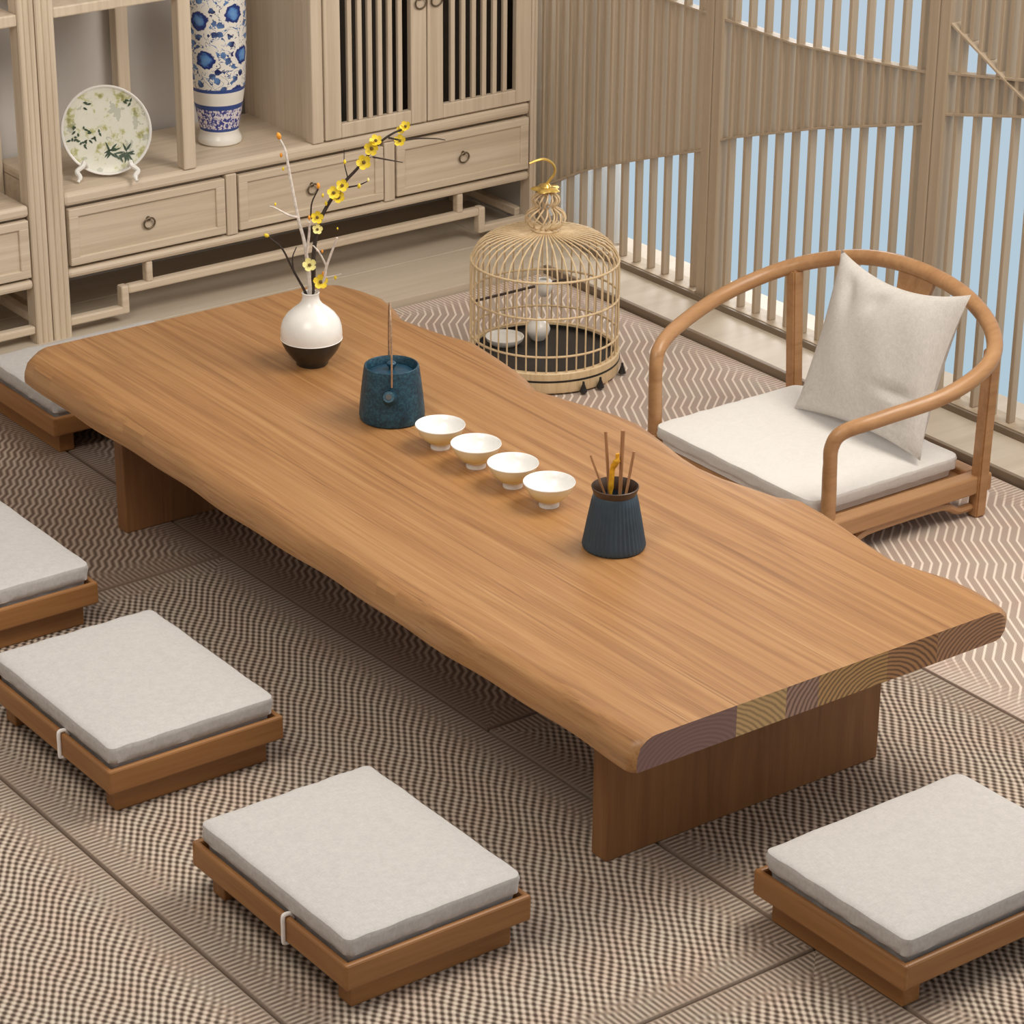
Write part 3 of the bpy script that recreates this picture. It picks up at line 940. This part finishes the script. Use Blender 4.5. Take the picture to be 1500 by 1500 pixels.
def pillow():
    bm = B()
    n = 36
    a, b, T = .222, .205, .062
    side = []
    for s in (1, -1):
        G = []
        for i in range(n + 1):
            row = []
            for j in range(n + 1):
                u, v = 2 * i / n - 1, 2 * j / n - 1
                x = a * u * (1 - .11 * (1 - v * v) * abs(u) ** 1.5)
                y = b * v * (1 - (.21 if v > 0 else .10) * (1 - u * u) * abs(v) ** 1.5)
                h = T * ((1 - abs(u) ** 2.2) * (1 - abs(v) ** 2.2)) ** .52
                wr = .006 * math.exp(-((u - .55) ** 2 / .06 + (v + .35) ** 2 / .004)) * -2.2
                wr += -.013 * math.exp(-((u + .1 - .25 * (v - .6)) ** 2 / .012 + (v - .62) ** 2 / .03))
                wr += -.011 * math.exp(-((u + .55 + .3 * (v - .6)) ** 2 / .01 + (v - .6) ** 2 / .06))
                wr += -.010 * math.exp(-((u - .5) ** 2 / .05 + (v + .72) ** 2 / .006))
                wr += .0015 * math.sin(9 * u + 5 * v)
                if s < 0: wr *= .3
                e = min(1, 4 * (1 - abs(u)), 4 * (1 - abs(v)))
                row.append(bm.verts.new((x, y, s * h + wr * max(0, e))))
            G.append(row)
        for i in range(n):
            for j in range(n):
                bm.faces.new((G[i][j], G[i + 1][j], G[i + 1][j + 1], G[i][j + 1]))
    bmesh.ops.remove_doubles(bm, verts=bm.verts, dist=.0004)
    # stand it up: width along -y (viewer's right), height up, leaning back
    lean = math.radians(20)
    ux = Vector((0, -1, 0)); uv = Vector((math.sin(lean), 0, math.cos(lean))); un = ux.cross(uv)
    roll = math.radians(1.5)
    ux2 = ux * math.cos(roll) + uv * math.sin(roll); uv2 = uv * math.cos(roll) - ux * math.sin(roll)
    c = Vector((4.537, 4.610, .350))
    for v in bm.verts:
        p = v.co.copy()
        v.co = c + ux2 * p.x + uv2 * p.y + un * p.z
    return bm
o = obj('throw_pillow', pillow(), M['pillow'], None, True, origin=(4.537, 4.610, .350))
tag(o, 'square oatmeal linen throw pillow leaning against the armchair back', 'pillow')

# ------------------------------------------------------------------ birdcage
CX, CY = 4.358, 5.716
DZ = .015
cg = thing('birdcage', 'round domed bamboo birdcage with a hook on top standing on the mat', 'birdcage', (CX, CY, 0))
def ring(bm, r, z, t, n=64, flat=1.0):
    tube(bm, [(CX + r * math.cos(2 * PI * k / n), CY + r * math.sin(2 * PI * k / n), z) for k in range(n)], t, 8, True, flat)
bm = lathe(B(), [(.188, .006), (.204, .006), (.206, .012), (.206, .036), (.200, .037)], (CX, CY, 0), 64)
bm2 = lathe(bm, [(.200, .0415), (.205, .0415), (.205, .059), (.202, .062), (.190, .062), (.188, .045), (.200, .0415)], (CX, CY, 0), 64)
obj('base_ring', bm2, M['bamboo'], cg, True)
obj('base_line', lathe(B(), [(.19, .0365), (.2066, .0365), (.2071, .039), (.2066, .0415), (.19, .0415)], (CX, CY, 0), 64), M['black'], cg, True)
for k in range(4):
    a = math.radians(-70 + 90 * k)
    px, py = CX + .194 * math.cos(a), CY + .194 * math.sin(a)
    bm = B(); tube(bm, [(px, py, 0), (px, py, .008)], .010, 10)
    obj('foot', bm, M['bamboo'], cg, True)
for a in (-98, -83, -50, -140):
    a = math.radians(a)
    px, py = CX + (.2175) * math.cos(a), CY + (.2175) * math.sin(a)
    bm = lathe(B(), [(0, .037), (.003, .036), (.0035, .029), (.011, .008), (.009, .006), (0, .006)], (px, py, 0), 12)
    obj('tassel', bm, M['black'], cg, True)
obj('tray', lathe(B(), [(0, .044), (.188, .044), (.189, .056), (.186, .056), (.186, .048), (0, .048)], (CX, CY, 0), 64), M['black'], cg, True)
dome = [(.2, .045), (.2, .15), (.2, .265), (.1985, .29), (.193, .312), (.181, .333), (.160, .350), (.130, .362), (.095, .369), (.060, .373), (.034, .377), (.022, .381)]
bm = B()
for k in range(46):
    a = 2 * PI * k / 46
    tube(bm, [(CX + r * math.cos(a), CY + r * math.sin(a), z + DZ) for r, z in dome], .0024, 6)
obj('wire_bars', bm, M['bamboo'], cg, True)
for z, t in ((.092, .0032), (.198, .0032), (.298, .0034)):
    bm = B(); ring(bm, .2 if z < .28 else .1985, z + DZ, t)
    obj('hoop', bm, M['bamboo'], cg, True)
obj('crown_plate', lathe(B(), [(0, .377), (.036, .378), (.038, .382), (.034, .386), (0, .388)], (CX, CY, DZ), 32), M['bamboo'], cg, True)
bm = B()
for k in range(14):
    a = 2 * PI * k / 14
    tw = .5
    tube(bm, cr([(CX + r * math.cos(a + tw * s), CY + r * math.sin(a + tw * s), z + DZ) for r, z, s in ((.012, .386, 0), (.040, .392, .3), (.054, .410, .7), (.046, .430, 1.1), (.024, .443, 1.4), (.034, .455, 1.7), (.036, .468, 2.0), (.022, .480, 2.3), (.010, .485, 2.5))], 4), .0024, 6)
obj('gourd_finial', bm, M['bamboo'], cg, True)
bm = lathe(B(), [(0, .482), (.012, .483), (.030, .489), (.036, .492), (.030, .497), (.014, .499), (.010, .506), (0, .510)], (CX, CY, DZ), 40, mod=lambda k, i: (.006 * math.cos(5 * 2 * PI * k / 40) if i in (2, 3, 4) else 0))
obj('finial_cap', bm, M['gold'], cg, True)
bm = B()
d = Vector((.803, -.596, 0))     # hook curls to the left of the view
o0 = Vector((CX, CY, DZ))
hp = [(0, .505), (.012, .520), (.022, .535), (.022, .552), (.012, .566), (-.006, .574), (-.026, .570), (-.044, .562)]
tube(bm, cr([o0 + d * u + Vector((0, 0, z)) for u, z in hp], 5), .0038, 8)
obj('hook', bm, M['gold'], cg, True)
bm = B()
tube(bm, [(CX - .16, CY + .115, .19), (CX + .16, CY + .115, .19)], .004, 8)
obj('perch', bm, M['collar'], cg, True)
o = obj('feed_dish', lathe(B(), [(0, .0345), (.04, .0345), (.051, .045), (.053, .054), (.050, .054), (.046, .047), (0, .042)], (4.31, 5.83, .0138), 36), M['white_glaze'], None, True, origin=(4.31, 5.83, .0483))
tag(o, 'shallow white porcelain dish on the birdcage tray', 'dish')
o = obj('feed_jar', lathe(B(), [(0, .0345), (.018, .0345), (.029, .050), (.033, .065), (.029, .078), (.018, .088), (.008, .094), (.006, .098), (0, .100)], (4.402, 5.80, .0138), 36), M['white_glaze'], None, True, origin=(4.402, 5.80, .0483))
tag(o, 'pale peach-shaped porcelain jar on the birdcage tray', 'jar')
o = obj('water_cup', lathe(B(), [(0, .178), (.010, .179), (.020, .19), (.024, .206), (.022, .222), (.014, .228), (.011, .226), (.019, .205), (0, .186)], (4.385, 5.755, .012), 32), M['white_glaze'], None, True, origin=(4.385, 5.755, .19))
tag(o, 'small white cup perched high inside the birdcage', 'cup')

# ------------------------------------------------------------------ things on the table
fv = thing('flower_vase', 'round white bottle vase with black bottom on the wooden table', 'vase', (3.338, 5.277, ZT))
prof = [(0, 0), (.035, 0), (.0375, .003), (.0385, .009), (.050, .022), (.0620, .039), (.0690, .0535), (.0718, .0655), (.0725, .080), (.0712, .095), (.0665, .110), (.056, .125), (.0415, .138), (.0285, .148), (.0215, .158), (.0195, .167), (.0195, .174), (.0208, .1775), (.0190, .179), (.0165, .177), (.0155, .167), (.017, .157), (0, .152)]
obj('body', lathe(B(), prof, (3.338, 5.277, ZT), 56, slot=lambda i: 1 if i < 7 else 0), [M['white_glaze'], M['black_glaze']], fv, True)
bm = B()
tube(bm, [(3.338 + .0722 * math.cos(2 * PI * k / 56), 5.277 + .0722 * math.sin(2 * PI * k / 56), ZT + .0655) for k in range(56)], .0008, 6, True)
obj('glaze_line', bm, M['cup_in'], fv, True)

vb = Vector((3.338, 5.277, ZT))
er = Vector((.845, -.535, 0)); ef = Vector((.535, .845, 0))
def F(u, v, w=0.0):
    return vb + er * u + ef * w + Vector((0, 0, v + .0176))
def twig(bm, P, r0, r1, w0=0.0, w1=0.0):
    pts = []
    n = len(P)
    for k, (u, v) in enumerate(P):
        w = w0 + (w1 - w0) * k / max(1, n - 1)
        pts.append(F(u + (random.uniform(-.002, .002) if 0 < k < n - 1 else 0), v, w))
    c = cr(pts, 4)
    m = len(c)
    tube(bm, c, [r0 + (r1 - r0) * k / (m - 1) for k in range(m)], 7)
def blossom(parent, u, v, w, s=1.0, pale=False, look=None):
    c = F(u, v, w)
    nrm = Vector(look or (-.45, -.65, .45)).normalized()
    a = nrm.cross(Vector((0, 0, 1))).normalized(); b = nrm.cross(a)
    bm = B()
    R = .0105 * s
    for k in range(5):
        t = 2 * PI * k / 5 + u * 40
        d = a * math.cos(t) + b * math.sin(t); q = a * -math.sin(t) + b * math.cos(t)
        g = []
        for (f, h, z) in ((.15, 0, 0), (.55, .42, .12), (.95, .50, .36), (1.22, .22, .50), (1.22, -.22, .50), (.95, -.50, .36), (.55, -.42, .12)):
            g.append(bm.verts.new(c + d * R * f + q * R * h * 1.1 + nrm * R * z))
        mid = bm.verts.new(c + d * R * .8 + nrm * R * .12)
        back = bm.verts.new(c + d * R * .7 - nrm * R * .08)
        for i in range(7):
            bm.faces.new((mid, g[i], g[(i + 1) % 7]))
            bm.faces.new((back, g[(i + 1) % 7], g[i]))
    n0 = len(bm.faces)
    m4 = Matrix.Translation(c + nrm * R * .25)
    bmesh.ops.create_icosphere(bm, subdivisions=1, radius=R * .34, matrix=m4)
    bm.faces.ensure_lookup_table()
    for f in bm.faces[n0:]: f.material_index = 1
    return obj('blossom', bm, [M['petal_p'] if pale else M['petal'], M['stamen']], parent, True)
def bud(parent, u, v, w, s=1.0, mat='bud', dirn=(0, 0, 1)):
    bm = lathe(B(), [(0, -.009 * s), (.0035 * s, -.005 * s), (.0052 * s, 0), (.0042 * s, .005 * s), (0, .010 * s)], (0, 0, 0), 10)
    rot = Vector((0, 0, 1)).rotation_difference(Vector(dirn).normalized()).to_matrix()
    for vv in bm.verts: vv.co = rot @ vv.co + F(u, v, w)
    return obj('bud', bm, M[mat], parent, True)

w1 = thing('blossom_branch', 'tall pale leafless branch with orange buds in the white vase', 'branch', F(0, .14), group='branches in the white vase')
bm = B()
twig(bm, [(.000, .138), (-.002, .185), (-.006, .22), (-.013, .282), (-.023, .337), (-.037, .42), (-.047, .486), (-.052, .507), (-.062, .525)], .0056, .0022, 0, .02)
twig(bm, [(-.023, .340), (-.046, .349), (-.077, .371), (-.090, .378)], .0032, .0014, .01, -.02)
twig(bm, [(-.008, .250), (0.0, .305), (.001, .338)], .0036, .0022, .0, -.02)
obj('stem', bm, M['bark_w'], w1, True)
bud(w1, -.064, .531, .02, 1.15, 'bud', (-.3, 0, 1)); bud(w1, -.060, .487, .018, .7, 'bud'); bud(w1, -.056, .455, .016, .6, 'petal'); bud(w1, -.076, .379, -.01, .5, 'petal')
w2 = thing('blossom_branch', 'short pale forked branch right of centre in the white vase', 'branch', F(.012, .14), group='branches in the white vase')
bm = B()
twig(bm, [(.008, .140), (.016, .165), (.030, .195), (.038, .228), (.055, .278), (.064, .303)], .0042, .0024, -.004, -.03)
twig(bm, [(.038, .230), (.023, .262), (.008, .282)], .0026, .0016, -.015, -.02)
twig(bm, [(.033, .199), (.054, .207), (.071, .215)], .0020, .001, -.01, -.03)
obj('stem', bm, M['bark_w'], w2, True)
bud(w2, .031, .209, -.012, .8); bud(w2, .058, .203, -.02, .7, 'petal'); bud(w2, .029, .267, -.02, .5); bud(w2, .065, .325, -.03, .4, 'petal')
w3 = thing('blossom_branch', 'dark branch with yellow blossoms arching to the right from the white vase', 'branch', F(.004, .14), group='branches in the white vase')
bm = B()
twig(bm, [(.004, .138), (.005, .165), (.006, .195), (.010, .254), (.018, .304), (.033, .345), (.060, .386), (.089, .423), (.113, .446), (.145, .483), (.169, .51), (.20, .528), (.228, .538)], .0060, .0022, 0, .05)
twig(bm, [(.008, .335), (.005, .345), (.007, .378), (.023, .411)], .0024, .0016, .01, .0)
twig(bm, [(.078, .403), (.113, .410), (.136, .421)], .0024, .0012, .03, .02)
twig(bm, [(.150, .473), (.192, .463), (.219, .456)], .0022, .001, .04, .05)
twig(bm, [(.186, .517), (.216, .510), (.255, .512), (.294, .510), (.318, .505)], .0026, .001, .045, .06)
twig(bm, [(.091, .428), (.086, .46), (.084, .495)], .0016, .0008, .035, .03)
obj('stem', bm, M['bark_d'], w3, True)
for u, v, w, s, p in ((.019, .340, .008, 1.15, 0), (.019, .312, .004, .95, 1), (-.001, .231, -.012, 1.25, 1), (.024, .190, -.014, 1.35, 0), (.058, .396, .015, 1.2, 0), (.070, .383, .018, 1.15, 0), (.078, .411, .022, 1.15, 0), (.064, .386, .03, 1.0, 0), (.129, .464, .028, 1.35, 0), (.147, .497, .03, 1.3, 0), (.157, .512, .036, 1.15, 0), (.213, .509, .045, 1.1, 0), (.226, .541, .05, 1.0, 0), (.216, .534, .05, .8, 0)):
    blossom(w3, u, v, w, s, bool(p), (-.5 + random.uniform(-.3, .3), -.7 + random.uniform(-.2, .2), .4 + random.uniform(-.3, .4)))
bud(w3, .023, .418, 0, .9, 'bud'); bud(w3, .001, .342, .0, .7, 'bud'); bud(w3, .117, .410, .02, .8, 'petal'); bud(w3, .138, .424, .02, .6, 'petal_p'); bud(w3, .085, .465, .03, .7, 'petal'); bud(w3, .033, .392, .01, .6, 'petal'); bud(w3, .040, .372, .012, .7, 'petal')
w4 = thing('blossom_branch', 'thin dark branch leaning to the left from the white vase', 'branch', F(-.008, .14), group='branches in the white vase')
bm = B()
twig(bm, [(-.006, .140), (-.015, .165), (-.041, .212), (-.064, .263), (-.087, .287), (-.096, .293)], .0038, .0012, .004, .02)
twig(bm, [(-.037, .205), (-.040, .238), (-.030, .262)], .0020, .0012, .008, .03)
obj('stem', bm, M['bark_d'], w4, True)
bud(w4, -.098, .294, .02, .95, 'petal', (-1, 0, .6))

KX, KY = 3.304, 4.893
kt = thing('tea_kettle', 'dark teal mottled cast iron kettle with a thin upright handle on the table', 'kettle', (KX, KY, ZT))
obj('body', lathe(B(), [(0, 0), (.068, 0), (.0728, .003), (.0742, .011), (.0735, .024), (.0700, .060), (.0655, .098), (.0622, .122), (.0612, .1265), (.0585, .1275), (.0560, .124), (.0545, .106), (0, .104)], (KX, KY, ZT), 56), M['kettle'], kt, True)
lid = obj('lid', lathe(B(), [(0, .1045), (.0525, .1045), (.0528, .108), (.046, .112), (.018, .1165), (0, .1165)], (KX, KY, ZT), 40), M['kettle_lid'], kt, True)
obj('lid_knob', lathe(B(), [(0, .116), (.007, .1165), (.0065, .121), (.0105, .126), (.0105, .131), (.006, .135), (0, .1355)], (KX, KY, ZT), 20), M['kettle_lid'], lid, True)
sd = Vector((-.62, -.785, 0)).normalized()
sq = Vector((-sd.y, sd.x, 0))
kc = Vector((KX, KY, ZT))
bm = B()
tube(bm, [kc + sd * .055 + Vector((0, 0, .070)), kc + sd * .070 + Vector((0, 0, .074)), kc + sd * .085 + Vector((0, 0, .081)), kc + sd * .095 + Vector((0, 0, .087))], [.019, .0165, .0135, .0125], 18)
sp = obj('spout', bm, M['kettle'], kt, True)
bm = B()
tube(bm, [kc + sd * .0945 + Vector((0, 0, .0867)), kc + sd * .0955 + Vector((0, 0, .0874))], .0068, 14)
obj('spout_hole', bm, M['black'], sp, True)
bm = B()
hp = [(.066, .098, -.005), (.0655, .115, -.005), (.063, .15, -.005), (.054, .21, -.004), (.032, .256, -.001), (0, .270, .002), (-.030, .256, .006), (-.050, .21, .009), (-.056, .16, .010), (-.058, .13, .010), (-.0605, .115, .010)]
tube(bm, cr([kc + sd * a + sq * -c + Vector((0, 0, b)) for a, b, c in hp], 5), .0023, 8)
obj('handle', bm, M['copper'], kt, True)

def make_cup(label, loc):
    r = thing('tea_cup', label, 'cup', (0, 0, 0), group='cream tea cups in a row on the table')
    prof = [(0, .002), (.018, .002), (.0185, 0), (.0215, 0), (.0218, .004), (.0205, .010), (.028, .015), (.0385, .024), (.0465, .035), (.0520, .046), (.0555, .0535), (.0548, .0550), (.0532, .0540), (.049, .043), (.042, .031), (.031, .021), (.015, .016), (0, .0155)]
    obj('bowl', lathe(B(), prof, (0, 0, 0), 48, slot=lambda i: 0 if 4 < i < 10 else 1), [M['cup_out'], M['cup_in']], r, True, local=True)
    r.location = loc
    return r
c0 = make_cup('small cream tea cup with white inside, next to the teal kettle', (3.293, 4.689, ZT))
dup(c0, (3.295, 4.558, ZT), 0, 'small cream tea cup with white inside, second from the kettle')
dup(c0, (3.297, 4.427, ZT), 0, 'small cream tea cup with white inside, third from the kettle')
dup(c0, (3.299, 4.302, ZT), 0, 'small cream tea cup with white inside, nearest the slate tool holder')

TX, TY = 3.283, 4.063
th = thing('tool_holder', 'dark slate blue fluted ceramic holder with tea tools on the table', 'holder', (TX, TY, ZT))
bm = lathe(B(), [(0, 0), (.061, 0), (.064, .003), (.0645, .008), (.0620, .020), (.055, .060), (.0475, .100), (.0445, .116), (.043, .1185), (.039, .1185), (.039, .02), (0, .012)], (TX, TY, ZT), 160, mod=lambda k, i: (.0011 * math.cos(40 * 2 * PI * k / 160) if 2 < i < 7 else 0))
obj('body', bm, M['holder'], th, True)
obj('collar', lathe(B(), [(.0385, .108), (.0435, .1188), (.0475, .1295), (.0485, .1335), (.0465, .1345), (.0385, .121), (.0385, .108)], (TX, TY, ZT), 48), M['collar'], th, True)
def tool(name, label, cat, b, t, r0, r1, mat, flat=1.0):
    c = Vector((TX, TY, ZT))
    bp = c + er * b[0] + ef * b[1] + Vector((0, 0, b[2])); tp = c + er * t[0] + ef * t[1] + Vector((0, 0, t[2]))
    bm = B()
    tube(bm, [bp, bp.lerp(tp, .5), tp], [r0, (r0 + r1) / 2, r1], 8, False, flat)
    o = obj(name, bm, M[mat], None, True, origin=tuple(bp))
    tag(o, label, cat, 'tea tools in the slate holder')
tool('tea_tool', 'short thin wooden tea tool leaning left in the slate holder', 'tea tool', (.010, -.008, .030), (-.051, .004, .200), .0028, .0024, 'stick')
tool('tea_tool', 'long wooden tea tool standing left behind the amber scoop in the holder', 'tea tool', (-.004, .016, .030), (-.020, .018, .245), .0034, .0034, 'stick')
tool('tea_tool', 'thick long wooden tea tool, tallest in the slate holder', 'tea tool', (.008, .000, .030), (.014, .010, .250), .0034, .0046, 'stick')
tool('tea_tool', 'short thin wooden tea tool leaning right in the slate holder', 'tea tool', (.006, -.020, .030), (.036, .000, .208), .0028, .0030, 'stick')
c = Vector((TX, TY, ZT))
bm = B()
tube(bm, cr([c + er * a + ef * w + Vector((0, 0, z)) for a, w, z in ((-.004, -.006, .04), (-.009, -.006, .12), (-.008, -.004, .155), (-.006, -.003, .175), (.002, -.002, .190), (.003, -.002, .205))], 4), [.003] * 5 + [.007] * 8 + [.009] * 4 + [.005] * 4, 8, False, .5)
o = obj('tea_scoop', bm, M['amber'], None, True, origin=tuple(c + Vector((0, 0, .04))))
tag(o, 'amber yellow curled scoop standing in the slate holder', 'scoop', 'tea tools in the slate holder')

# ------------------------------------------------------------------ light
W = bpy.data.worlds.new('outside')
SC.world = W
W.use_nodes = True
nt = W.node_tree
nt.nodes.clear()
wo = nt.nodes.new('ShaderNodeOutputWorld'); bg = nt.nodes.new('ShaderNodeBackground')
tc = nt.nodes.new('ShaderNodeTexCoord'); sx = nt.nodes.new('ShaderNodeSeparateXYZ')
rp = nt.nodes.new('ShaderNodeValToRGB'); mr = nt.nodes.new('ShaderNodeMapRange')
nt.links.new(tc.outputs['Generated'], sx.inputs[0])
nt.links.new(sx.outputs['Z'], mr.inputs[0])
mr.inputs[1].default_value, mr.inputs[2].default_value = -1, 1
nt.links.new(mr.outputs[0], rp.inputs[0])
e = rp.color_ramp.elements
e[0].position, e[0].color = .20, (.58, .67, .74, 1)
e[1].position, e[1].color = .60, (.80, .80, .80, 1)
q = e.new(.30); q.color = (.42, .57, .66, 1)
q = e.new(.42); q.color = (.54, .63, .73, 1)
# towards the window side lies the pale sea and sky, the other way the dim warm room
side = nt.nodes.new('ShaderNodeMapRange')
nt.links.new(sx.outputs['X'], side.inputs[0])
side.inputs[1].default_value, side.inputs[2].default_value = -.1, .25
mixc = nt.nodes.new('ShaderNodeMix'); mixc.data_type = 'RGBA'
nt.links.new(side.outputs[0], mixc.inputs[0])
mixc.inputs[6].default_value = (.40, .355, .31, 1)
nt.links.new(rp.outputs[0], mixc.inputs[7])
nt.links.new(mixc.outputs[2], bg.inputs[0])
bg.inputs[1].default_value = 1.0
nt.links.new(bg.outputs[0], wo.inputs[0])

def area(name, loc, tgt, size, energy, col, sy=None):
    L = bpy.data.lights.new(name, 'AREA')
    L.energy = energy; L.color = col
    L.shape = 'RECTANGLE'; L.size = size; L.size_y = sy or size
    o = bpy.data.objects.new(name, L)
    COL.objects.link(o)
    o.location = loc
    o.rotation_euler = (Vector(tgt) - Vector(loc)).to_track_quat('-Z', 'Y').to_euler()
    return o
area('unseen_overhead_lamp', (4.9, 3.5, 3.1), (3.7, 4.5, .2), 1.8, 104, (1.0, .92, .81))
area('unseen_overhead_lamp', (1.3, 3.7, 3.0), (3.6, 6.2, .3), 1.4, 44, (1.0, .93, .83))  # unseen fill, added from the left to brighten cabinet fronts and left-facing sides

area('curtain_backlight', (5.95, 6.60, 1.0), (5.135, 6.56, .7), .9, 22, (1.0, .99, .97))  # unseen lamp added outside the screen to whiten the curtain

# ------------------------------------------------------------------ camera
cam = bpy.data.cameras.new('camera')
cam.sensor_width = 36.0
cam.sensor_fit = 'HORIZONTAL'
cam.lens = 4150.272 / 1500 * 36.0
cam.clip_end = 100
co = bpy.data.objects.new('camera', cam)
COL.objects.link(co)
def cam_rows():
    yaw, pit, rol = 0.63993194, 0.42241338, 0.00868228
    cy, sy, cp, sp_ = math.cos(yaw), math.sin(yaw), math.cos(pit), math.sin(pit)
    f = Vector((sy * cp, cy * cp, -sp_)); rt = Vector((cy, -sy, 0)); up = rt.cross(f)
    c, s = math.cos(rol), math.sin(rol)
    return c * rt + s * up, -s * rt + c * up, f
r_, u_, f_ = cam_rows()
m3 = Matrix((r_, u_, -f_)).transposed()
co.matrix_world = Matrix.Translation((0, 0, 2.8)) @ m3.to_4x4()
SC.camera = co
SC.view_settings.view_transform = 'Standard'
SC.view_settings.look = 'None'
SC.view_settings.gamma = 1
SC.view_settings.exposure = 0.0
SC.view_settings.use_curve_mapping = False
